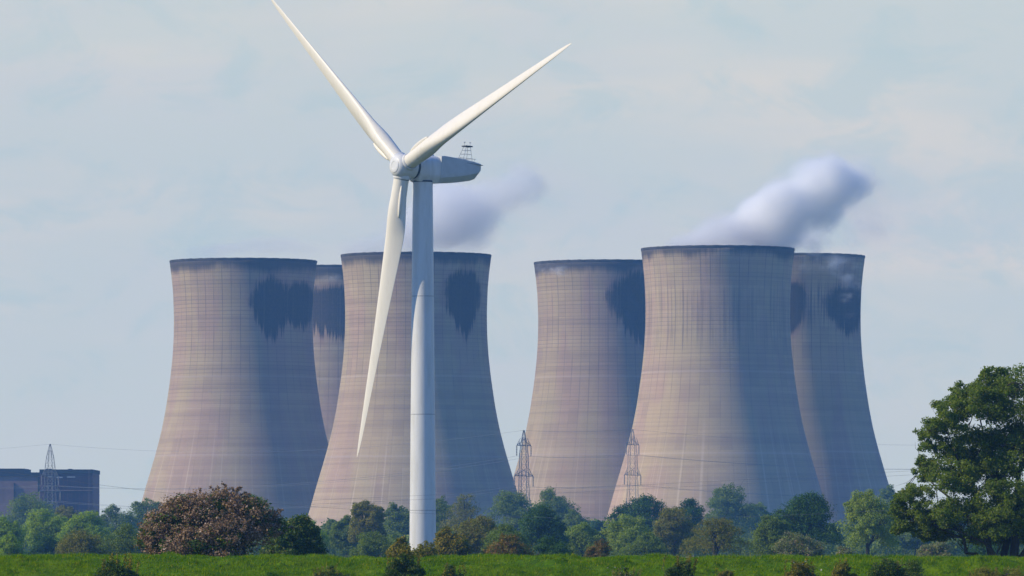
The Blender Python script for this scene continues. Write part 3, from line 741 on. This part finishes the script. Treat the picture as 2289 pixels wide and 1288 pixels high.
# far wood closing the gaps
r = np.random.default_rng(55); lob = []
for x in np.arange(-900, 3300, 26):
    D = 2000 + r.uniform(-70, 70); tp = 1168 + r.uniform(-9, 12)
    h = Z_(tp, D); lob.append((P(x + r.uniform(-10, 10), 0, D) * [1, 1, 0] + [0, 0, h * .5], (M_(26, D) * r.uniform(.8, 1.3), 5, h * .5)))
V, _ = leaves(lob, 120000, .75, seed=9, ncl=10, clump=.5)
V = V.reshape(-1, 3); V[:, 2] = np.maximum(V[:, 2], .02)
tag(link('far_wood', mesh_np('far_wood', V, np.arange(len(V)).reshape(-1, 4)), LM['mid'], smooth=False), 'hazy belt of far woodland closing the gaps between the trees', 'woodland', kind='stuff')

r = np.random.default_rng(56); lob = []
for x in np.arange(-500, 2900, 22):
    D = 1330 + r.uniform(-60, 60); tp = 1186 + r.uniform(-9, 14) + 6 * math.sin(x * .013)
    h = Z_(tp, D); lob.append((P(x + r.uniform(-8, 8), 0, D) * [1, 1, 0] + [0, 0, h * .48], (M_(20, D) * r.uniform(.8, 1.4), 3, h * .52)))
V, _ = leaves(lob, 90000, .36, seed=19, ncl=10, clump=.5)
V = V.reshape(-1, 3); V[:, 2] = np.maximum(V[:, 2], .02)
tag(link('undergrowth', mesh_np('undergrowth', V, np.arange(len(V)).reshape(-1, 4)), LM['mid'], smooth=False), 'continuous green scrub between the tree stems', 'undergrowth', kind='stuff')

# blossom bush
D = 362; base = P(475, 0, D) * [1, 1, 0]
blossom = leaf_mat('fading_blossom', (.21, .125, .068), (.37, .24, .135), (.54, .42, .33), .08, .25, .9)
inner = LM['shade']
root = empty('hawthorn', tuple(base), 'big hawthorn bush covered in brownish pink blossom standing on the embankment crest', 'shrub')
def lobe(cx, cy, rx, ry, dy=0.0, ryy=None): return (np.array([X_(cx, D), D + dy, Z_(cy, D)]) - base, (M_(rx, D), M_(ryy or rx, D), M_(ry, D)))
lobs = [lobe(455, 1175, 110, 78), lobe(380, 1180, 65, 52, -.6), lobe(340, 1205, 42, 40, -.5), lobe(490, 1135, 70, 42), lobe(560, 1155, 70, 48), lobe(600, 1190, 50, 52), lobe(420, 1145, 60, 42, -.4), lobe(470, 1225, 150, 70), lobe(480, 1290, 140, 60),
        lobe(375, 1225, 55, 40, -.9), lobe(510, 1200, 70, 45, -1.4), lobe(440, 1215, 60, 40, -1.6)]
V, cents = leaves(lobs, 48000, .062, clump=.26, seed=401, ncl=40, up=.5, core=.55, aspect=.6); V = V.reshape(-1, 3)
link('blossom', mesh_np('blossom', V, np.arange(len(V)).reshape(-1, 4)), blossom, root, smooth=False)
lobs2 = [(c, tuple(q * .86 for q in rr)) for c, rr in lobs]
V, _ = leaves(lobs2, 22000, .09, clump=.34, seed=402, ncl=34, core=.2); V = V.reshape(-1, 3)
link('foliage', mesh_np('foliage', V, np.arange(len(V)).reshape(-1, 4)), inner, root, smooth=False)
limbs((0, 0, 0), cents, .12, 26, 403, 3, .5).obj('stems', bark, root)
# sprays: blossom-covered twigs arching out of the crown
g = G(); tw = []
r = np.random.default_rng(404); allc = np.concatenate([c for c, _ in cents]); ctr = allc.mean(0)
for i in range(300):
    c = allc[r.integers(len(allc))]; d = c - ctr; d[2] = abs(d[2]) * .6 + .4; d = d / np.linalg.norm(d) + r.normal(0, .45, 3); d /= np.linalg.norm(d); L = r.uniform(.2, .5)
    p0 = c + d * .25; p1 = p0 + d * L * .6; p2 = p1 + d * L * .4 + np.array([r.normal(0, .12), 0, -L * .22])
    g.ring_tube([p0, p1, p2], [.012, .009, .004], 4, False)
    t = r.random(46)[:, None]; q = np.where(t < .6, p0 + (p1 - p0) * t / .6, p1 + (p2 - p1) * (t - .6) / .4) + r.normal(0, .035, (46, 3)); tw.append(q)
g.obj('twigs', bark, root, smooth=False)['kind'] = 'stuff'
q = np.concatenate(tw); n = len(q); a = r.normal(size=(n, 3)); a /= np.linalg.norm(a, axis=1)[:, None]; b_ = np.cross(a, r.normal(size=(n, 3))); b_ /= np.linalg.norm(b_, axis=1)[:, None]
s = r.uniform(.03, .065, (n, 1)); V = np.stack([q - a * s, q - b_ * s * .7, q + a * s, q + b_ * s * .7], 1).reshape(-1, 3)
link('blossom_sprays', mesh_np('blossom_sprays', V, np.arange(len(V)).reshape(-1, 4)), blossom, root, smooth=False)

# the big tree at the right edge
D = 402; base = P(2262, 0, D) * [1, 1, 0]
root = empty('tree', tuple(base), 'big sharp green many stemmed tree filling the right edge', 'tree')
bl_m = leaf_mat('big_tree_leaves', (.085, .145, .010), (.19, .25, .02), (.27, .27, .06), .08, .5, .35)
lobs = [lobe(2030, 1184, 44, 28, .5), lobe(2085, 1200, 50, 22, 1.2), lobe(2285, 905, 105, 92), lobe(2190, 915, 72, 66), lobe(2115, 940, 52, 55, -1), lobe(2085, 985, 48, 52, .5), lobe(2160, 1010, 80, 70, 1.5), lobe(2270, 1020, 110, 80, 1.0), lobe(2070, 1060, 42, 45), lobe(2130, 1080, 75, 55, -1.2),
        lobe(2045, 1120, 50, 42, -.5), lobe(2055, 1165, 70, 40, .3), lobe(2140, 1155, 85, 45, -1.5), lobe(2250, 1130, 90, 60, -2.0), lobe(2230, 1180, 90, 35, -1.5), lobe(2390, 960, 110, 130), lobe(2420, 1100, 130, 110), lobe(2330, 1165, 100, 50, -1), lobe(2110, 1188, 62, 24, .6), lobe(2195, 1204, 60, 22, 1.5), lobe(2290, 1200, 80, 30, 1.5), lobe(2012, 1140, 34, 40, .5), lobe(2150, 900, 45, 50, 1), lobe(2225, 860, 50, 45, .8), lobe(2205, 1060, 90, 60, 2.5)]
V, cents = leaves(lobs, 200000, .082, clump=.23, seed=501, ncl=60, up=.15, core=.2, aspect=.5, spread=.6, rnd=1.1); V = V.reshape(-1, 3)
link('crown', mesh_np('crown', V, np.arange(len(V)).reshape(-1, 4)), bl_m, root, smooth=False)
g = G(); r = np.random.default_rng(502)
for (x1, y1, x2, y2, x3, y3, r0) in ((2180, 1238, 2155, 1205, 2060, 1150, .16), (2215, 1250, 2180, 1100, 2120, 970, .2), (2240, 1260, 2230, 1080, 2190, 900, .24), (2265, 1260, 2275, 1060, 2290, 860, .3),
                                     (2290, 1250, 2350, 1100, 2400, 940, .25), (2255, 1262, 2200, 1215, 2080, 1175, .15), (2275, 1255, 2330, 1195, 2420, 1130, .18), (2235, 1262, 2150, 1130, 2060, 1050, .17)):
    pb = P(2262 + (x1 - 2262) * .5, 1330, D) - base; pb[2] = -.1
    p1 = P(x1, y1, D) - base; p2 = P(x2, y2, D) - base; p3 = P(x3, y3, D) - base
    p1[1] += r.normal(0, .4); p2[1] += r.normal(0, 1.0); p3[1] += r.normal(0, 1.5)
    m12 = (p1 + p2) / 2 + r.normal(0, .2, 3); m23 = (p2 + p3) / 2 + r.normal(0, .3, 3)
    pts = [pb, p1, m12, p2, m23, p3]; g.ring_tube(pts, [r0 * 1.2, r0, r0 * .75, r0 * .5, r0 * .3, r0 * .1], 8)
    allc = np.concatenate([c for c, _ in cents])
    for i in range(22):
        st = [m12, p2, m23, p3][r.integers(4)]; near = allc[np.argsort(np.linalg.norm(allc - st, axis=1))[r.integers(4, 60)]]
        m = (st + near) / 2 + r.normal(0, .18, 3) + [0, 0, .1]; rb = r0 * r.uniform(.1, .2)
        g.ring_tube([st, m, near], [rb, rb * .7, rb * .25], 5)
        for _ in range(3):
            e = near + r.normal(0, .45, 3); g.ring_tube([m, (m + e) / 2 + r.normal(0, .08, 3), e], [rb * .5, rb * .35, rb * .12], 4)
g.obj('trunk', bark, root)

# shrubs on the near face of the bank
def shrub(label, cx, top, wid, D, mat, n=3600, spray=None, white=0):
    bz = float(bank_z(X_(cx, D), D)); bz = max(bz, 0)
    rr = np.random.default_rng(int(cx) + 5); h = Z_(top, D) - bz; W = M_(wid, D) / 2; lob = []
    for i in range(13):
        t = rr.uniform(-1, 1); hh = h * (.92 - .55 * abs(t) ** 1.3) * rr.uniform(.72, 1.08); q = W * rr.uniform(.2, .36)
        lob.append(((t * W * .85, rr.uniform(-.5, .5) * W, max(q, hh - q)), (q, q, q * rr.uniform(.8, 1.4))))
    lob.append(((0, 0, h * .32), (W * .75, W * .6, h * .34)))
    o = plant('bush', 'shrub', label, cx, top, wid, D, LM[mat], 'bush', 'bramble bushes on the near face of the embankment', n=int(n * 2.2), size=.04, base_z=bz - .05, leaf_part='foliage', lobes=lob)
    r = np.random.default_rng(int(cx)); h = Z_(top, D) - bz
    g = G(); q = []
    for i in range(spray or 14):
        x0 = r.normal(0, .2) * M_(wid, D); y0 = r.normal(0, .2); L = h * r.uniform(.75, 1.12 if spray else .98)
        e = np.array([x0 + r.normal(.05, .12), y0 + r.normal(0, .1), L]); m = np.array([x0, y0, L * .55]); g.ring_tube([(x0 * .4, y0 * .4, 0), m, e], [.012, .009, .004], 4, False)
        t = r.random(26 if not spray else 60)[:, None]; q.append(m + (e - m) * t + r.normal(0, .045, (len(t), 3)))
    g.obj('shoots', bark_pale, o, smooth=False)
    q = np.concatenate(q); n_ = len(q); a = r.normal(size=(n_, 3)); a /= np.linalg.norm(a, axis=1)[:, None]; b_ = np.cross(a, r.normal(size=(n_, 3))); b_ /= np.linalg.norm(b_, axis=1)[:, None]
    s = r.uniform(.03, .06, (n_, 1)); V = np.stack([q - a * s, q - b_ * s * .6, q + a * s, q + b_ * s * .6], 1).reshape(-1, 3)
    link('shoot_leaves', mesh_np('shoot_leaves', V, np.arange(len(V)).reshape(-1, 4)), LM['yellow' if mat != 'shade' or spray else 'olive'], o, smooth=False)
    if white:
        p = np.stack([r.normal(0, .3, white) * M_(wid, D), -M_(wid, D) * .35 * np.ones(white), h * r.uniform(.6, .97, white)], 1); a = r.normal(size=(white, 3)) * .025; b_ = r.normal(size=(white, 3)) * .025
        V = np.stack([p - a, p - b_, p + a, p + b_], 1).reshape(-1, 3)
        link('flowers', mesh_np('flowers', V, np.arange(len(V)).reshape(-1, 4)), surf_mat('white_petals', (.4, .38, .34), .7), o, smooth=False)['kind'] = 'stuff'
    return o
shrub('dark shrub with a wispy pale top, below the left of the blossom bush', 262, 1240, 112, 322, 'shade', spray=16)
shrub('low dark shrub at the lower edge between blossom bush and mast', 735, 1260, 110, 321, 'shade')
shrub('tall dark shrub with a reddish yellow spray reaching the mast base', 905, 1222, 96, 323, 'shade', 4200, spray=26)
shrub('small brown tipped shrub just right of the tall sprayed shrub', 1008, 1256, 80, 321.5, 'shade', 2600, spray=8)
shrub('small shrub dotted with white flowers at the lower edge', 1398, 1264, 74, 321, 'shade', 2400, white=26)
shrub('spiky dark shrub below the olive brown tree', 1522, 1243, 92, 322.5, 'shade', spray=16)
shrub('tiny yellowish shrub almost cut off by the lower edge', 1622, 1268, 72, 321, 'olive', 2200)
shrub('orange tipped shrub below the dark domed tree', 1786, 1248, 90, 322, 'yellow', spray=16, white=8)
shrub('light green shrub left of the largest dark shrub', 1888, 1250, 76, 322, 'olive', spray=8)
shrub('largest dark rounded shrub at the lower edge on the right', 1985, 1244, 150, 322.5, 'shade', 5600)
shrub('wide faint green shrub at the lower right corner', 2225, 1262, 140, 321.5, 'olive', 3600)

# ------------------------------------------------------------------ steam
def steam(name, label, path, D, blobs, density, nscale, domain, thr=(.35, .7), col=(1, .998, .992), detail=6, step=.25, soft=.95):
    """path of domain: (px, py, radius px, depth); blobs: (px, py, depth, rx px, ry px(vertical), depth radius m, tilt deg, weight)"""
    m, nt = new_mat(name + '_vapour')
    o0 = P(path[0][0], path[0][1], D)
    tc = nt.node('ShaderNodeTexCoord').outputs['Object']
    tot = None
    for (px, py, dd, rx, ry, rd, tilt, wgt) in blobs:
        c = P(px, py, D + dd) - o0
        mp = nt.node('ShaderNodeMapping', {'Vector': tc, 'Location': tuple(c), 'Rotation': (0, -R(tilt), 0), 'Scale': (M_(rx, D), rd, M_(ry, D))}, vector_type='TEXTURE')
        gr = nt.node('ShaderNodeTexGradient', {'Vector': mp.outputs[0]}, gradient_type='SPHERICAL')
        v = nt.mul(nt.sstep(gr.outputs[1], 0, soft), wgt)
        tot = v if tot is None else nt.add(tot, v)
    nz = nt.noise(nt.scale(tc, 1, 1, 1.25), nscale, detail, .6, .6)
    lo_, hi_ = thr
    if step < .2: f = nt.mul(tot, nt.sstep(nz, lo_, hi_))                      # thin ragged wisps
    else:                                                                       # billowing plume: noise eats into its edges
        e = nt.sub(nt.mul(tot, 2.2), nt.mul(nt.lin(nz, lo_, hi_, 0.0, 1.0), 1.1))
        f = nt.add(nt.mul(nt.sstep(e, 0.0, 1.6), .9), nt.mul(tot, .05))
    pv = nt.node('ShaderNodeVolumePrincipled', {'Color': (*col, 1), 'Density': nt.mul(f, density), 'Anisotropy': 0.0})
    nt.l.new(pv.outputs[0], nt.out.inputs['Volume'])
    try: m.cycles.volume_step_rate = step
    except Exception: pass
    g = G(); pts = [P(p[0], p[1], D + p[3]) - o0 for p in path]; rad = [M_(p[2], D) for p in path]
    # subdivide the path smoothly
    t = np.linspace(0, len(pts) - 1, 5 * (len(pts) - 1) + 1); pa = np.array(pts); k = np.arange(len(pts))
    pp = np.stack([np.interp(t, k, pa[:, i]) for i in range(3)], 1); rr = np.interp(t, k, rad)
    g.ring_tube(pp, list(rr), 20)
    ob = g.obj(name, m); ob.location = tuple(o0)
    return tag(ob, label, 'steam', 'steam plumes above the cooling towers')

def puffs(rows): return [(x, y, d, r_ * 1.55, r_ * 1.5, M_(r_, 2400) * 1.1, 0, w_) for x, y, d, r_, w_ in rows]
steam('steam_plume', 'pale steam plume streaming right from the clean tower and the last tower',
      [(1430, 570, 30, 0), (1600, 520, 95, 0), (1720, 475, 150, 0), (1850, 430, 190, 10), (1970, 410, 200, 20), (2110, 420, 180, 30), (2210, 425, 70, 40)], 2420,
      puffs([(1510, 552, 0, 34, .5), (1560, 540, 0, 46, .75), (1620, 524, -4, 58, .85), (1685, 508, 4, 66, .9), (1745, 495, 0, 72, .85), (1740, 540, 4, 50, .7), (1690, 470, 6, 46, .45), (1755, 440, -4, 62, .7), (1815, 405, 5, 70, .75), (1870, 378, -5, 66, .6), (1925, 372, 8, 60, .36),
             (1810, 480, 8, 66, .6), (1870, 440, 4, 72, .6), (1930, 430, 12, 70, .34), (1985, 400, 14, 70, .2), (1800, 540, 30, 56, .6), (1860, 545, 60, 60, .58), (1905, 530, 60, 54, .42), (1900, 490, 30, 100, .2), (2000, 470, 30, 110, .12), (2070, 430, 30, 90, .08)]),
      .42, .055, None, (.27, .73))
steam('steam_plume', 'pale steam plume streaming right from behind the turbine mast',
      [(690, 580, 25, 0), (820, 545, 80, 0), (940, 505, 130, 0), (1060, 455, 160, 5), (1180, 415, 165, 10), (1330, 400, 140, 20), (1440, 400, 50, 25)], 2330,
      puffs([(785, 558, 0, 40, .55), (840, 548, 4, 52, .62), (900, 530, -4, 62, .7), (960, 512, 0, 70, .8), (1020, 482, 4, 80, .75), (985, 455, -2, 60, .5), (1080, 455, -4, 76, .55), (1130, 430, 6, 80, .4), (1060, 525, 6, 64, .5), (1180, 410, 6, 90, .3), (1250, 395, 10, 96, .22), (1330, 395, 15, 80, .06),
             (980, 440, 0, 60, .22), (890, 490, 0, 50, .18)]),
      .20, .055, None, (.27, .73))
steam('steam_plume', 'faint low steam drifting over the rim of the furthest left tower',
      [(370, 575, 14, 0), (450, 560, 34, 0), (560, 545, 48, 0), (670, 545, 50, 10), (760, 560, 30, 20)], 2500,
      [(470, 562, 0, 110, 34, 20, 5, .8), (580, 548, 0, 130, 46, 24, 4, .8), (690, 555, 10, 110, 45, 24, -4, .6)], .045, .06, None, (.3, .7))
steam('steam_wisp', 'ragged steam wisp spilling down the right side of the last tower',
      [(1785, 590, 22, 0), (1850, 595, 38, 0), (1900, 620, 50, 0), (1915, 670, 45, 0), (1900, 715, 18, 0)], 2450,
      [(1820, 590, 0, 60, 26, 6, 0, .7), (1880, 595, 0, 55, 34, 6, -20, 1.0), (1905, 635, 0, 34, 55, 6, 0, 1.0), (1895, 680, 0, 26, 42, 6, 15, .7)], .16, .12, None, (.45, .68), step=.15)
steam('steam_wisp', 'small curling steam wisp on the left rim of the half hidden tower',
      [(1196, 596, 14, 0), (1225, 600, 20, 0), (1255, 607, 18, 0), (1285, 605, 8, 0)], 2604,
      [(1222, 600, 0, 40, 18, 4, -8, .9), (1255, 606, 0, 26, 16, 4, 10, 1.0)], .16, .16, None, (.42, .66), step=.15)
steam('steam_wisp', 'little steam puff in the gap left of the turbine blade',
      [(705, 615, 10, 0), (735, 622, 16, 0), (765, 622, 10, 0)], 2726,
      [(738, 621, 0, 34, 16, 4, 5, .9)], .12, .16, None, (.4, .66), step=.15)

# ------------------------------------------------------------------ haze
hm, nt = new_mat('haze_air')
pv = nt.node('ShaderNodeVolumePrincipled', {'Color': (.21, .52, 1.0, 1), 'Density': 1.05e-4, 'Anisotropy': 0.0})
nt.l.new(pv.outputs[0], nt.out.inputs['Volume'])
tag(G().box((-1500, -60, -1.1), (1500, 3250, 178)).obj('haze', hm, smooth=False), 'thin bluish air between the viewer and the towers', 'haze', kind='stuff')

# ------------------------------------------------------------------ render settings
cy = sc.cycles
cy.use_denoising = True
cy.max_bounces = 34; cy.diffuse_bounces = 3; cy.transmission_bounces = 4; cy.volume_bounces = 32; cy.transparent_max_bounces = 8
cy.volume_max_steps = 256
vs = sc.view_settings; vs.view_transform = 'Standard'; vs.look = 'None'; vs.exposure = 0.0; vs.gamma = 1.0; vs.use_curve_mapping = False
